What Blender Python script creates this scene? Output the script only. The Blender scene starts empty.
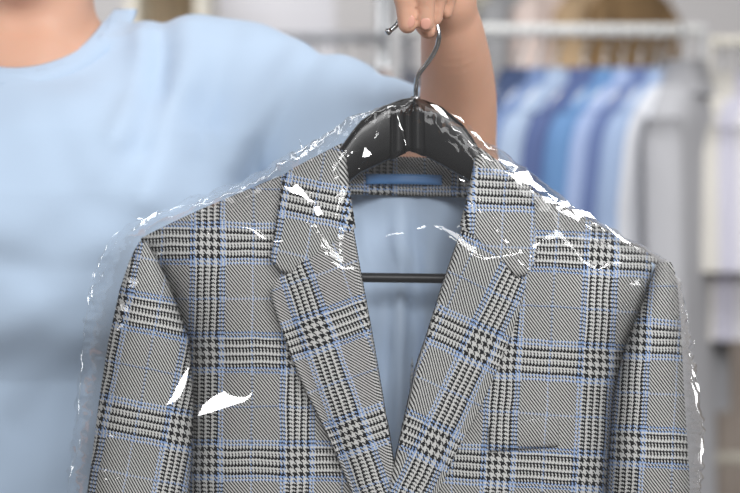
import bpy, bmesh, math, random
import numpy as np
from mathutils import Vector, Matrix, noise

random.seed(7)
scene = bpy.context.scene
col = scene.collection

# ------------------------------------------------------------------ camera, world, lights, exposure
CAM = Vector((0.0, -1.5, 1.25))
LENS = 85.0
K = 36.0 / LENS / 740.0                      # metres per pixel per metre of distance
cd = bpy.data.cameras.new('camera'); cd.lens = LENS; cd.sensor_width = 36.0
cd.dof.use_dof = True; cd.dof.focus_distance = 1.45; cd.dof.aperture_fstop = 3.9
cam = bpy.data.objects.new('camera', cd); col.objects.link(cam)
cam.location = CAM; cam.rotation_euler = (math.pi / 2, 0, 0)
scene.camera = cam

world = bpy.data.worlds.new('room_light'); scene.world = world; world.use_nodes = True
bg = world.node_tree.nodes['Background']
bg.inputs[0].default_value = (0.985, 0.985, 1.0, 1); bg.inputs[1].default_value = 0.21

def area(name, loc, target, sx, sy, power, color=(1, 1, 1)):
    l = bpy.data.lights.new(name, 'AREA'); l.shape = 'RECTANGLE'; l.size = sx; l.size_y = sy
    l.energy = power; l.color = color
    o = bpy.data.objects.new(name, l); col.objects.link(o); o.location = loc
    o.rotation_euler = (Vector(target) - Vector(loc)).to_track_quat('-Z', 'Y').to_euler()
    return o
KEY = Vector((1.30, -1.75, 2.55))
area('key_softbox', KEY, (0.0, 0.1, 1.25), 1.0, 1.0, 40, (1.0, 1.0, 1.0))
area('fill_softbox', (0.30, -2.9, 2.30), (0.0, 0.0, 1.25), 0.8, 0.8, 42, (1.0, 1.0, 1.0))
area('rim_light_left', (-1.9, -0.9, 2.0), (-0.25, 0.0, 1.15), 0.5, 0.7, 8)  # added rim light to whiten the film's left edge, no window behind it
area('background_fill_rear', (0.6, 1.0, 3.1), (0.7, 2.6, 1.0), 2.4, 1.6, 28)  # added overhead fill to brighten the background
area('background_fill_left', (-1.0, 2.6, 3.1), (-0.9, 3.6, 1.2), 1.6, 1.6, 26)  # second added fill, brightens the left background
scene.view_settings.view_transform = 'Standard'
scene.view_settings.look = 'None'
scene.view_settings.exposure = 0.0
scene.view_settings.gamma = 1.0
scene.view_settings.use_curve_mapping = False
scene.cycles.use_denoising = True
scene.cycles.transparent_max_bounces = 24
scene.cycles.max_bounces = 10

# ------------------------------------------------------------------ helpers
def W(px, py, Y):
    d = Y - CAM.y
    return Vector(((px - 370.0) * d * K, Y, CAM.z + (246.5 - py) * d * K))
def sp(pts, q):
    """smooth (monotone-ish) interpolation of a table [(q, v), ...]"""
    a = np.array(pts, float)
    return float(np.interp(q, a[:, 0], a[:, 1]))
def cat(pts, n):
    """Catmull-Rom through points, n samples per span"""
    p = [Vector(q) for q in pts]; p = [2 * p[0] - p[1]] + p + [2 * p[-1] - p[-2]]
    out = []
    for i in range(1, len(p) - 2):
        for k in range(n):
            t = k / n
            a, b, c, d = p[i - 1], p[i], p[i + 1], p[i + 2]
            out.append(0.5 * ((2 * b) + (c - a) * t + (2 * a - 5 * b + 4 * c - d) * t * t + (3 * b - a - 3 * c + d) * t ** 3))
    out.append(p[-2]); return out

def lin(c):
    f = lambda v: v / 12.92 if v <= 0.04045 else ((v + 0.055) / 1.055) ** 2.4
    return tuple(f(v / 255.0) for v in c) + (1.0,)

def empty(name, loc, label=None, cat_=None, group=None, rz=0.0):
    o = bpy.data.objects.new(name, None); col.objects.link(o)
    o.location = loc; o.rotation_euler = (0, 0, rz); o.empty_display_size = 0.05
    if label: o['label'] = label
    if cat_: o['category'] = cat_
    if group: o['group'] = group
    return o
def org(o):
    v = Vector((0, 0, 0))
    while o is not None:
        v += o.location; o = o.parent
    return v
def mesh_obj(name, verts, faces, mat, parent=None, uv=None, smooth=True, world_space=True):
    off = org(parent) if (parent is not None and world_space) else Vector((0, 0, 0))
    me = bpy.data.meshes.new(name)
    vv = np.asarray([tuple(v) for v in verts], float) - np.array(off)
    me.from_pydata(vv.tolist(), [], faces if isinstance(faces, list) else faces.tolist())
    if uv is not None:
        L = me.uv_layers.new(name='UVMap')
        idx = np.zeros(len(me.loops), np.int32); me.loops.foreach_get('vertex_index', idx)
        L.data.foreach_set('uv', np.asarray(uv, np.float32)[idx].ravel())
    if smooth: me.polygons.foreach_set('use_smooth', [True] * len(me.polygons))
    me.materials.append(mat); me.update()
    o = bpy.data.objects.new(name, me); col.objects.link(o)
    if parent is not None: o.parent = parent
    return o
def grid_faces(n, m, closed=False):
    f = []
    for i in range(n - 1):
        for j in range(m if closed else m - 1):
            j2 = (j + 1) % m
            f.append((i * m + j, i * m + j2, (i + 1) * m + j2, (i + 1) * m + j))
    return f
def grid_obj(name, rows, mat, parent, uv=None, thick=0.0, offset=1.0, closed=False, world_space=True):
    n, m = len(rows), len(rows[0])
    o = mesh_obj(name, [p for r in rows for p in r], grid_faces(n, m, closed), mat, parent,
                 None if uv is None else [q for r in uv for q in r], world_space=world_space)
    if thick:
        s = o.modifiers.new('thickness', 'SOLIDIFY'); s.thickness = thick; s.offset = offset
    return o
def tube(name, pts, rad, mat, parent, seg=10, world_space=True, caps=True):
    pts = [Vector(p) for p in pts]
    rads = rad if isinstance(rad, (list, tuple)) else [rad] * len(pts)
    V, F = [], []
    up = Vector((0, 1, 0)); 
    for i, p in enumerate(pts):
        d = (pts[min(i + 1, len(pts) - 1)] - pts[max(i - 1, 0)]).normalized()
        a = d.cross(up)
        if a.length < 0.05: a = d.cross(Vector((1, 0, 0)))
        a.normalize(); b = d.cross(a).normalized()
        for k in range(seg):
            t = 2 * math.pi * k / seg
            V.append(p + rads[i] * (math.cos(t) * a + math.sin(t) * b))
    F = grid_faces(len(pts), seg, True)
    if caps:
        F.append(tuple(range(seg))[::-1]); F.append(tuple((len(pts) - 1) * seg + k for k in range(seg)))
    return mesh_obj(name, V, F, mat, parent, world_space=world_space)
def box(name, lo, hi, mat, parent=None, bevel=0.0, world_space=True):
    x0, y0, z0 = lo; x1, y1, z1 = hi
    V = [(x0, y0, z0), (x1, y0, z0), (x1, y1, z0), (x0, y1, z0), (x0, y0, z1), (x1, y0, z1), (x1, y1, z1), (x0, y1, z1)]
    F = [(0, 3, 2, 1), (4, 5, 6, 7), (0, 1, 5, 4), (1, 2, 6, 5), (2, 3, 7, 6), (3, 0, 4, 7)]
    o = mesh_obj(name, V, F, mat, parent, smooth=False, world_space=world_space)
    if bevel:
        b = o.modifiers.new('bevel', 'BEVEL'); b.width = bevel; b.segments = 3
    return o
def ellipsoid(name, c, r, mat, parent, seg=16, rings=10, rot=None):
    V = [];
    for i in range(rings + 1):
        th = math.pi * (0.001 + 0.998 * i / rings)
        for k in range(seg):
            ph = 2 * math.pi * k / seg
            q = Vector((r[0] * math.sin(th) * math.cos(ph), r[1] * math.sin(th) * math.sin(ph), r[2] * math.cos(th)))
            if rot is not None: q = rot @ q
            V.append(Vector(c) + q)
    return mesh_obj(name, V, grid_faces(rings + 1, seg, True), mat, parent)

# ------------------------------------------------------------------ materials
def nmat(name):
    m = bpy.data.materials.new(name); m.use_nodes = True
    return m, m.node_tree, m.node_tree.nodes['Principled BSDF']
def mat(name, rgb, rough=0.6, metal=0.0, spec=0.5, vary=0.05, vscale=20.0, bump=0.0, bscale=200.0, sheen=0.0, sss=0.0, coat=0.0):
    m, nt, p = nmat(name)
    p.inputs['Roughness'].default_value = rough; p.inputs['Metallic'].default_value = metal
    p.inputs['Specular IOR Level'].default_value = spec
    p.inputs['Sheen Weight'].default_value = sheen
    p.inputs['Coat Weight'].default_value = coat
    if sss:
        p.inputs['Subsurface Weight'].default_value = sss; p.inputs['Subsurface Radius'].default_value = (1.0, 0.35, 0.2)
        p.inputs['Subsurface Scale'].default_value = 0.006
    c = lin(rgb)
    tc = nt.nodes.new('ShaderNodeTexCoord')
    nz = nt.nodes.new('ShaderNodeTexNoise'); nz.inputs['Scale'].default_value = vscale; nz.inputs['Detail'].default_value = 4
    mx = nt.nodes.new('ShaderNodeMix'); mx.data_type = 'RGBA'
    mx.inputs['A'].default_value = tuple(v * (1 - vary) for v in c[:3]) + (1,)
    mx.inputs['B'].default_value = tuple(min(1, v * (1 + vary)) for v in c[:3]) + (1,)
    nt.links.new(tc.outputs['Object'], nz.inputs['Vector']); nt.links.new(nz.outputs['Fac'], mx.inputs['Factor'])
    nt.links.new(mx.outputs['Result'], p.inputs['Base Color'])
    if bump:
        bz = nt.nodes.new('ShaderNodeTexNoise'); bz.inputs['Scale'].default_value = bscale; bz.inputs['Detail'].default_value = 3
        bp = nt.nodes.new('ShaderNodeBump'); bp.inputs['Strength'].default_value = bump; bp.inputs['Distance'].default_value = 0.002
        nt.links.new(tc.outputs['Object'], bz.inputs['Vector']); nt.links.new(bz.outputs['Fac'], bp.inputs['Height'])
        nt.links.new(bp.outputs['Normal'], p.inputs['Normal'])
    return m

DARK, LIGHT, BLUE = (17, 17, 20), (202, 202, 200), (138, 165, 210)
TU, TV, REP = 0.82, 0.98, 110
def plaid():
    """glen check woven thread by thread in a 2/2 twill"""
    m, nt, p = nmat('glen_check_wool')
    N, L = nt.nodes, nt.links
    def M(op, a, b=None, c=None):
        n = N.new('ShaderNodeMath'); n.operation = op
        for k, v in enumerate((a, b, c)):
            if v is None: continue
            if isinstance(v, (int, float)): n.inputs[k].default_value = v
            else: L.new(v, n.inputs[k])
        return n.outputs[0]
    uv = N.new('ShaderNodeUVMap'); uv.uv_map = 'UVMap'
    sx = N.new('ShaderNodeSeparateXYZ'); L.new(uv.outputs[0], sx.inputs[0])
    wob = N.new('ShaderNodeTexNoise'); wob.inputs['Scale'].default_value = 0.03; wob.inputs['Detail'].default_value = 1
    L.new(uv.outputs[0], wob.inputs['Vector'])
    wv = M('MULTIPLY', M('SUBTRACT', wob.outputs['Fac'], 0.5), 3.0)
    def thread(coord, size):
        i = M('FLOOR', M('ADD', M('DIVIDE', M('ADD', coord, wv), size), 17.0))
        r = M('FLOORED_MODULO', i, float(REP))
        band = M('LESS_THAN', r, 34.0)
        q = M('SUBTRACT', r, 4.0)
        big = M('LESS_THAN', M('FLOORED_MODULO', q, 8.0), 4.0)
        small = M('LESS_THAN', M('FLOORED_MODULO', r, 4.0), 2.0)
        dark = M('ADD', M('MULTIPLY', band, big), M('MULTIPLY', M('SUBTRACT', 1.0, band), small))
        b1 = M('LESS_THAN', r, 2.0)
        b2 = M('MULTIPLY', M('GREATER_THAN', r, 31.5), M('LESS_THAN', r, 34.0))
        b3 = M('MULTIPLY', M('GREATER_THAN', r, 70.5), M('LESS_THAN', r, 73.0))
        b4 = M('MULTIPLY', M('GREATER_THAN', r, 105.5), M('LESS_THAN', r, 108.0))
        b5 = M('MULTIPLY', M('GREATER_THAN', r, 35.5), M('LESS_THAN', r, 38.0))
        blue = M('MINIMUM', M('ADD', M('ADD', b1, b2), M('ADD', M('ADD', M('MULTIPLY', b3, 0.75), b4), b5)), 1.0)
        a = N.new('ShaderNodeMix'); a.data_type = 'RGBA'
        a.inputs['A'].default_value = lin(LIGHT); a.inputs['B'].default_value = lin(DARK); L.new(dark, a.inputs['Factor'])
        b = N.new('ShaderNodeMix'); b.data_type = 'RGBA'; L.new(a.outputs['Result'], b.inputs['A'])
        b.inputs['B'].default_value = lin(BLUE); L.new(blue, b.inputs['Factor'])
        pl = M('MULTIPLY', M('SUBTRACT', 1.0, band), M('SUBTRACT', 1.0, blue))
        return i, b.outputs['Result'], pl
    i, cw, pw = thread(sx.outputs['X'], TU)
    j, cf, pf = thread(sx.outputs['Y'], TV)
    top = M('LESS_THAN', M('FLOORED_MODULO', M('SUBTRACT', i, j), 4.0), 2.0)
    mx = N.new('ShaderNodeMix'); mx.data_type = 'RGBA'; L.new(top, mx.inputs['Factor']); L.new(cf, mx.inputs['A']); L.new(cw, mx.inputs['B'])
    dg = N.new('ShaderNodeMix'); dg.data_type = 'RGBA'; dg.inputs['A'].default_value = lin(LIGHT); dg.inputs['B'].default_value = lin(DARK); L.new(top, dg.inputs['Factor'])
    bm_ = N.new('ShaderNodeMix'); bm_.data_type = 'RGBA'; L.new(M('MULTIPLY', pw, pf), bm_.inputs['Factor']); L.new(mx.outputs['Result'], bm_.inputs['A']); L.new(dg.outputs['Result'], bm_.inputs['B'])
    mx = bm_
    fz = N.new('ShaderNodeTexNoise'); fz.inputs['Scale'].default_value = 0.9; fz.inputs['Detail'].default_value = 3; L.new(uv.outputs[0], fz.inputs['Vector'])
    hv = N.new('ShaderNodeHueSaturation'); L.new(mx.outputs['Result'], hv.inputs['Color'])
    L.new(M('ADD', M('MULTIPLY', fz.outputs['Fac'], 0.5), 0.75), hv.inputs['Value'])
    L.new(hv.outputs['Color'], p.inputs['Base Color'])
    p.inputs['Roughness'].default_value = 0.9; p.inputs['Specular IOR Level'].default_value = 0.15
    bp = N.new('ShaderNodeBump'); bp.inputs['Strength'].default_value = 0.25; bp.inputs['Distance'].default_value = 0.001
    L.new(M('ADD', fz.outputs['Fac'], M('MULTIPLY', top, 0.4)), bp.inputs['Height']); L.new(bp.outputs['Normal'], p.inputs['Normal'])
    return m
M_PLAID = plaid()

def film_mat(name, bump, refl):
    m, nt, p = nmat(name)
    N, L = nt.nodes, nt.links
    N.remove(p); out = N['Material Output']
    tr = N.new('ShaderNodeBsdfTransparent'); tr.inputs[0].default_value = (0.985, 0.985, 0.985, 1)
    gl = N.new('ShaderNodeBsdfGlossy'); gl.inputs['Roughness'].default_value = 0.06; gl.inputs['Color'].default_value = (1, 1, 1, 1)
    df = N.new('ShaderNodeBsdfDiffuse'); df.inputs[0].default_value = (0.95, 0.96, 0.97, 1)
    lw = N.new('ShaderNodeLayerWeight'); lw.inputs['Blend'].default_value = 0.5
    pw = N.new('ShaderNodeMath'); pw.operation = 'POWER'; pw.inputs[1].default_value = 4.0; L.new(lw.outputs['Facing'], pw.inputs[0])
    fr = N.new('ShaderNodeMath'); fr.operation = 'MULTIPLY_ADD'; fr.inputs[1].default_value = 0.55; fr.inputs[2].default_value = refl
    L.new(pw.outputs[0], fr.inputs[0])
    tc = N.new('ShaderNodeTexCoord')
    nz = N.new('ShaderNodeTexNoise'); nz.inputs['Scale'].default_value = 22; nz.inputs['Detail'].default_value = 3; nz.inputs['Distortion'].default_value = 0.6
    L.new(tc.outputs['Object'], nz.inputs['Vector'])
    bp = N.new('ShaderNodeBump'); bp.inputs['Strength'].default_value = bump; bp.inputs['Distance'].default_value = 0.006
    L.new(nz.outputs['Fac'], bp.inputs['Height'])
    L.new(bp.outputs['Normal'], gl.inputs['Normal']); L.new(bp.outputs['Normal'], lw.inputs['Normal'])
    m1 = N.new('ShaderNodeMixShader'); m1.inputs[0].default_value = 0.014
    L.new(tr.outputs[0], m1.inputs[1]); L.new(df.outputs[0], m1.inputs[2])
    m2 = N.new('ShaderNodeMixShader'); L.new(fr.outputs[0], m2.inputs[0]); L.new(m1.outputs[0], m2.inputs[1]); L.new(gl.outputs[0], m2.inputs[2])
    L.new(m2.outputs[0], out.inputs['Surface'])
    return m
M_FILM = film_mat('clear_polythene', 0.05, 0.045)
M_GLINT_FOLD = film_mat('glint_fold_polythene', 0.03, 0.12); M_GLINT_CREASE = film_mat('glint_crease_polythene', 0.25, 0.15)  # extra-reflective film for the added highlight shapes
M_SKIN = mat('skin', (222, 174, 149), 0.5, vary=0.05, vscale=30, bump=0.05, bscale=500, sss=0.15, spec=0.35)
M_NAIL = mat('fingernail', (224, 168, 150), 0.22, vary=0.02)
M_HAIR = mat('brown_hair', (60, 40, 28), 0.5, vary=0.3, vscale=60)
M_TEE = mat('pale_blue_jersey', (190, 210, 233), 0.85, vary=0.015, bump=0.06, bscale=600, sheen=0.15, spec=0.2)
M_TROUSER = mat('dark_trouser', (50, 54, 66), 0.8)
M_SHOE = mat('white_shoe', (225, 225, 225), 0.5)
M_BLACK = mat('black_gloss_plastic', (13, 13, 15), 0.24, vary=0.1, spec=0.35)
M_BAR = mat('black_bar', (22, 22, 25), 0.4)
M_STEEL = mat('steel', (190, 192, 195), 0.22, metal=1.0, vary=0.03)
M_LINING = mat('pale_blue_satin', (203, 224, 250), 0.36, vary=0.03, vscale=12, sheen=0.1, spec=0.4)
M_TAPE = mat('blue_satin_tape', (92, 146, 208), 0.4)
M_WHITE = mat('white_paint', (236, 236, 234), 0.5, vary=0.02)
M_WALL = mat('wall_paint', (238, 235, 235), 0.8, vary=0.01, vscale=2)
M_FLOOR = mat('floor_tile', (132, 124, 116), 0.4, vary=0.05, vscale=3)

# ------------------------------------------------------------------ setting
def struct(o): o['kind'] = 'structure'; return o
struct(box('floor', (-4, -3.2, -0.1), (4.5, 5.2, 0.0), M_FLOOR))
struct(box('wall_back', (-4, 5.0, 0.0), (4.5, 5.2, 3.2), M_WALL))

# ------------------------------------------------------------------ surface from a distance field
def surface(f, lo, hi, h, B=12):
    lo = np.array(lo); hi = np.array(hi)
    n = (np.ceil((hi - lo) / h / B).astype(int) * B)
    nb = n // B
    F = np.full(tuple(n + 1), 1.0, np.float32)
    bi = np.stack(np.meshgrid(*[np.arange(k) for k in nb], indexing='ij'), -1).reshape(-1, 3)
    fc = f(lo + (bi + 0.5) * B * h)
    rad = B * h * 0.9 * 1.9
    off = np.stack(np.meshgrid(*[np.arange(B + 1)] * 3, indexing='ij'), -1).reshape(-1, 3)
    act = np.abs(fc) < rad
    for b in bi[(~act) & (fc < 0)]:
        F[b[0] * B:b[0] * B + B + 1, b[1] * B:b[1] * B + B + 1, b[2] * B:b[2] * B + B + 1] = -1.0
    A = bi[act]
    for s in range(0, len(A), 200):
        blk = A[s:s + 200]
        idx = (blk[:, None, :] * B + off[None]).reshape(-1, 3)
        F[idx[:, 0], idx[:, 1], idx[:, 2]] = f(lo + idx * h)
    S = F < 0
    cnt = np.zeros(tuple(n), np.int8)
    for d in np.ndindex(2, 2, 2):
        cnt += S[d[0]:n[0] + d[0], d[1]:n[1] + d[1], d[2]:n[2] + d[2]]
    mixed = (cnt > 0) & (cnt < 8)
    cells = np.argwhere(mixed)
    vid = np.full(tuple(n), -1, np.int32); vid[mixed] = np.arange(len(cells))
    P = lo + (cells + 0.5) * h
    def ff(p): return f(p)
    e = h * 0.25
    for _ in range(4):
        v = ff(P)
        g = np.stack([(ff(P + np.eye(3)[k] * e) - ff(P - np.eye(3)[k] * e)) / (2 * e) for k in range(3)], -1)
        st = v[:, None] * g / np.maximum((g ** 2).sum(-1, keepdims=True), 0.05)
        l = np.linalg.norm(st, axis=1, keepdims=True)
        P = P - st * np.minimum(1.0, (0.5 * h) / np.maximum(l, 1e-9))
    faces = []
    for ax in range(3):
        sl0 = [slice(None)] * 3; sl1 = [slice(None)] * 3
        sl0[ax] = slice(0, -1); sl1[ax] = slice(1, None)
        a = S[tuple(sl0)]; b = S[tuple(sl1)]
        ch = np.argwhere(a != b)
        u, w = (ax + 1) % 3, (ax + 2) % 3
        ok = (ch[:, u] > 0) & (ch[:, w] > 0) & (ch[:, u] < n[u]) & (ch[:, w] < n[w])
        ch = ch[ok]
        du = np.zeros(3, int); du[u] = 1; dw = np.zeros(3, int); dw[w] = 1
        q = [ch - du - dw, ch - dw, ch, ch - du]
        q = np.stack([vid[c[:, 0], c[:, 1], c[:, 2]] for c in q], -1)
        inside = a[ch[:, 0], ch[:, 1], ch[:, 2]]
        q[~inside] = q[~inside][:, ::-1]
        faces.append(q)
    faces = np.concatenate(faces); faces = faces[(faces >= 0).all(1)]
    return P, faces
def smin(a, b, k):
    h = np.maximum(k - np.abs(a - b), 0) / k
    return np.minimum(a, b) - h * h * k * 0.25
def cone(p, a, b, ra, rb):
    a = np.array(a); ab = np.array(b) - a
    t = np.clip(((p - a) @ ab) / (ab @ ab), 0, 1)
    return np.linalg.norm(p - a - t[:, None] * ab, axis=1) - (ra + t * (rb - ra))
def ell(p, c, r):
    q = (p - np.array(c)) / np.array(r)
    return (np.linalg.norm(q, axis=1) - 1) * min(r)
def stack(p, cx, tab, e=2.3):
    """tab rows: z, half width, half depth, y centre"""
    t = np.array(tab); z = np.clip(p[:, 2], t[0, 0], t[-1, 0])
    w = np.interp(z, t[:, 0], t[:, 1]); d = np.interp(z, t[:, 0], t[:, 2]); yc = np.interp(z, t[:, 0], t[:, 3])
    q = (np.abs((p[:, 0] - cx) / w) ** e + np.abs((p[:, 1] - yc) / d) ** e) ** (1 / e)
    dd = (q - 1) * np.minimum(w, d)
    return np.maximum(dd, np.maximum(t[0, 0] - p[:, 2], p[:, 2] - t[-1, 0]))

# ------------------------------------------------------------------ the person
CX = -0.345
SH_L = W(222, 96, 0.31); SH_R = Vector((CX - 0.19, 0.31, 1.405))
ELB = W(452, 170, 0.20); FA1 = W(458, 98, 0.14); FA2 = W(453, 38, 0.075); WR = W(446, 0, 0.04)
HAND = {
    'index': [(419, -52, .012), (406, -38, -.034), (405, -4, -.044), (407.5, 24, -.038)],
    'middle': [(435, -55, .012), (426, -40, -.036), (425, -6, -.044), (425.5, 23, -.036)],
    'ring': [(449, -50, .015), (441, -38, -.028), (438.5, -8, -.032), (434.5, 18, -.024)],
    'little': [(461, -40, .020), (452, -32, -.016), (449.5, -8, -.020), (446, 12, -.014)],
    'thumb': [(432, -4, .024), (414, -14, .008), (414, 10, -.010), (428, 29.5, -.020)],
}
RAD = {'index': (.0108, .0098, .0090, .0079), 'middle': (.0108, .0097, .0086, .0074), 'ring': (.0100, .0090, .0080, .0068),
       'little': (.0090, .0080, .0072, .0060), 'thumb': (.0150, .0115, .0100, .0080)}
def body_sdf(p):
    d = stack(p, CX, [(0.86, .155, .085, .30), (0.95, .155, .09, .30), (1.08, .13, .095, .295), (1.22, .14, .105, .285),
                      (1.32, .155, .115, .285), (1.39, .15, .09, .30), (1.43, .09, .06, .305)])
    d = smin(d, cone(p, (CX, .305, 1.36), SH_L, .07, .062), .06)
    d = smin(d, cone(p, (CX, .305, 1.36), SH_R, .07, .062), .06)
    d = smin(d, cone(p, (CX, .315, 1.40), (CX, .280, 1.55), .063, .060), .05)
    d = smin(d, cone(p, (CX, .32, 1.43), (CX + .12, .315, 1.40), .034, .035), .05)
    d = smin(d, cone(p, (CX, .32, 1.43), (CX - .12, .315, 1.40), .034, .035), .05)
    # collar bones and the hollow of the throat
    d = smin(d, cone(p, (CX + .018, .232, 1.425), (CX + .085, .265, 1.425), .010, .010), .03)
    d = smin(d, cone(p, (CX - .018, .232, 1.425), (CX - .085, .265, 1.425), .010, .010), .03)
    for s in (-1, 1):
        d = smin(d, cone(p, (CX + s * .012, .235, 1.425), (CX + s * .052, .285, 1.56), .011, .014), .03)
        d = smin(d, ell(p, (CX + s * .075, .205, 1.275), (.06, .045, .06)), .05)
    # head
    d = smin(d, ell(p, (CX, .265, 1.63), (.074, .092, .105)), .03)
    d = smin(d, cone(p, (CX, .215, 1.525), (CX, .255, 1.57), .028, .055), .04)
    d = smin(d, cone(p, (CX, .168, 1.60), (CX, .176, 1.635), .012, .008), .015)
    d = smin(d, cone(p, (CX - .016, .180, 1.555), (CX + .016, .180, 1.555), .006, .006), .012)
    for s in (-1, 1):
        d = smin(d, ell(p, (CX + s * .076, .28, 1.615), (.010, .020, .032)), .008)
        d = np.maximum(d, -ell(p, (CX + s * .032, .170, 1.635), (.014, .012, .008)))
    # arms
    d = smin(d, cone(p, SH_L, ELB, .056, .043), .04)
    fp = cat([ELB, FA1, FA2, WR], 8); fr_ = np.interp(np.linspace(0, 3, len(fp)), (0, 1, 2, 3), (.042, .0362, .0290, .0225)); fa = None
    for k in range(len(fp) - 1):
        c = cone(p, fp[k], fp[k + 1], fr_[k], fr_[k + 1]); fa = c if fa is None else np.minimum(fa, c)
    d = smin(d, fa, .014)
    eR = (CX - .25, .31, 1.11); wR = (CX - .26, .24, .88)
    d = smin(d, cone(p, SH_R, eR, .055, .042), .04); d = smin(d, cone(p, eR, wR, .042, .027), .03)
    d = smin(d, cone(p, wR, (CX - .255, .225, .80), .028, .030), .02)
    for k in range(4):
        x = CX - .275 + k * .014; y = .24 - k * .014
        d = smin(d, cone(p, (x, y, .80), (x + .012, y, .715 + .008 * abs(k - 2)), .0095, .007), .004)
    d = smin(d, cone(p, (CX - .245, .20, .83), (CX - .225, .19, .765), .013, .009), .006)
    # raised hand
    hand = None
    for fn in ('index', 'middle', 'ring', 'little'):
        m0 = W(*HAND[fn][0]); c = cone(p, WR, m0, .017, .0125)
        hand = c if hand is None else smin(hand, c, .016)
    th = [W(*q) for q in HAND['thumb']]
    hand = smin(hand, cone(p, WR, th[0], .018, .017), .015)
    hand = smin(hand, cone(p, th[0], th[1], .0165, .0115), .01)
    for fn in HAND:
        P = [W(*q) for q in HAND[fn]]; r = RAD[fn]; c = None
        for a in range(0 if fn != 'thumb' else 1, 3):
            s = cone(p, P[a], P[a + 1], r[a], r[a + 1]); c = s if c is None else smin(c, s, .004)
        hand = smin(hand, c, .0022)
    d = smin(d, hand, .008)
    return d
person = empty('person', (CX, 0.30, 0.0), 'person in a pale blue t-shirt holding up a clothes hanger by its hook', 'person')
V, F = surface(body_sdf, (CX - .33, -.09, .68), (0.17, .43, 1.76), .0032)
body = mesh_obj('body', V, F, M_SKIN, person)

def nail(fn, sx, sz, dx=0.0, dz=0.0):
    P = [W(*q) for q in HAND[fn]]; r = RAD[fn][3]
    ax = (P[3] - P[2]).normalized()
    c = P[3] + Vector((dx, -r * 0.90, dz)) - ax * 0.0002
    ell_o = ellipsoid('fingernail', (0, 0, 0), (sx, .0014, sz), M_NAIL, body)
    rx = math.atan2(ax.y, -ax.z)
    ell_o.location = c - org(body); ell_o.rotation_euler = (rx, 0, 0)
    me = ell_o.data; off = org(body)
    for v in me.vertices: v.co += off          # mesh is local to the nail itself
    return ell_o
nail('index', .0050, .0060, .0012, .001); nail('middle', .0046, .0054, 0, -.0015)
for s in (-1, 1):
    ellipsoid('eye', (CX + s * .032, .184, 1.635), (.012, .012, .011), M_WHITE, body)
    ellipsoid('iris', (CX + s * .032, .1735, 1.635), (.0052, .002, .0052), M_HAIR, body)
def hair_sdf(p):
    d = ell(p, (CX, .285, 1.645), (.088, .100, .110))
    d = np.maximum(d, -ell(p, (CX, .14, 1.60), (.072, .085, .105)))
    return d
V, F = surface(hair_sdf, (CX - .12, .15, 1.5), (CX + .12, .42, 1.78), .005)
mesh_obj('hair', V, F, M_HAIR, person)

# t-shirt: loose torso and sleeves, creases cut in, open at neck, hem and sleeve ends
CRE = [  # (polyline in photo pixels, depth, width in m): + is a valley, - a ridge
    ([(150, 14), (157, 50), (158, 90), (150, 150)], .005, .014),
    ([(136, 16), (138, 60), (128, 140)], -.006, .014),
    ([(186, 20), (180, 70), (168, 140), (160, 200)], -.007, .018),
    ([(325, 40), (300, 85), (262, 150), (240, 190)], .005, .014),
    ([(298, 40), (270, 90), (235, 160)], -.004, .018),
    ([(228, 26), (215, 80), (200, 160)], .004, .016),
    ([(60, 120), (90, 190), (120, 215)], .003, .02),
    ([(0, 255), (60, 275), (110, 270)], .005, .02),
    ([(0, 330), (50, 320), (90, 335)], -.005, .025),
    ([(20, 420), (60, 380), (95, 360)], .006, .022),
    ([(380, 72), (372, 110)], .004, .01),
]
CREW = [([W(a, b, .2) for a, b in pl], dep, wd) for pl, dep, wd in CRE]
def folds(p):
    q = p[:, [0, 2]]; out = np.zeros(len(p))
    for pl, dep, wd in CREW:
        dm = np.full(len(p), 9.0)
        for a, b in zip(pl[:-1], pl[1:]):
            A = np.array((a.x, a.z)); ab = np.array((b.x - a.x, b.z - a.z))
            t = np.clip(((q - A) @ ab) / (ab @ ab), 0, 1)
            dm = np.minimum(dm, np.linalg.norm(q - A - t[:, None] * ab, axis=1))
        out += dep * np.exp(-(dm / wd) ** 2)
    x, y, z = p.T
    out += .0022 * np.sin(38 * x + 21 * z + 2 * np.sin(9 * z)) + .0014 * np.sin(75 * z - 40 * x + 3 * np.sin(14 * x))
    return out
HEM = SH_L.lerp(ELB, 0.86)
def tee_sdf(p):
    d = stack(p, CX, [(0.80, .205, .125, .30), (1.0, .20, .112, .305), (1.12, .185, .116, .298), (1.22, .215, .132, .283),
                      (1.30, .228, .135, .280), (1.36, .215, .118, .288), (1.41, .17, .085, .300), (1.445, .12, .05, .31)])
    for s in (-1, 1):
        d = smin(d, ell(p, (CX + s * .075, .192, 1.285), (.085, .05, .075)), .09)
    d = smin(d, cone(p, (CX, .31, 1.385), SH_L + Vector((0, 0, .002)), .074, .070), .05)
    d = smin(d, cone(p, (CX, .31, 1.385), SH_R, .074, .070), .05)
    d = smin(d, cone(p, (CX, .312, 1.413), (CX, .298, 1.475), .088, .062), .05)
    d = smin(d, cone(p, (CX, .32, 1.420), SH_L + Vector((-.03, 0, .006)), .043, .034), .05)
    d = smin(d, cone(p, (CX, .32, 1.434), SH_R + Vector((.03, 0, .035)), .046, .036), .05)
    d = smin(d, cone(p, SH_L, SH_L.lerp(ELB, .45), .067, .071), .05)
    d = smin(d, cone(p, SH_L.lerp(ELB, .45), SH_L.lerp(ELB, 1.05), .071, .062), .02)
    d = smin(d, cone(p, SH_R, (CX - .24, .31, 1.12), .068, .058), .05)
    return d + folds(p)
HD = (ELB - SH_L).normalized(); HDR = (Vector((CX - .25, .31, 1.11)) - SH_R).normalized(); HR = SH_R + HDR * .2
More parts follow.
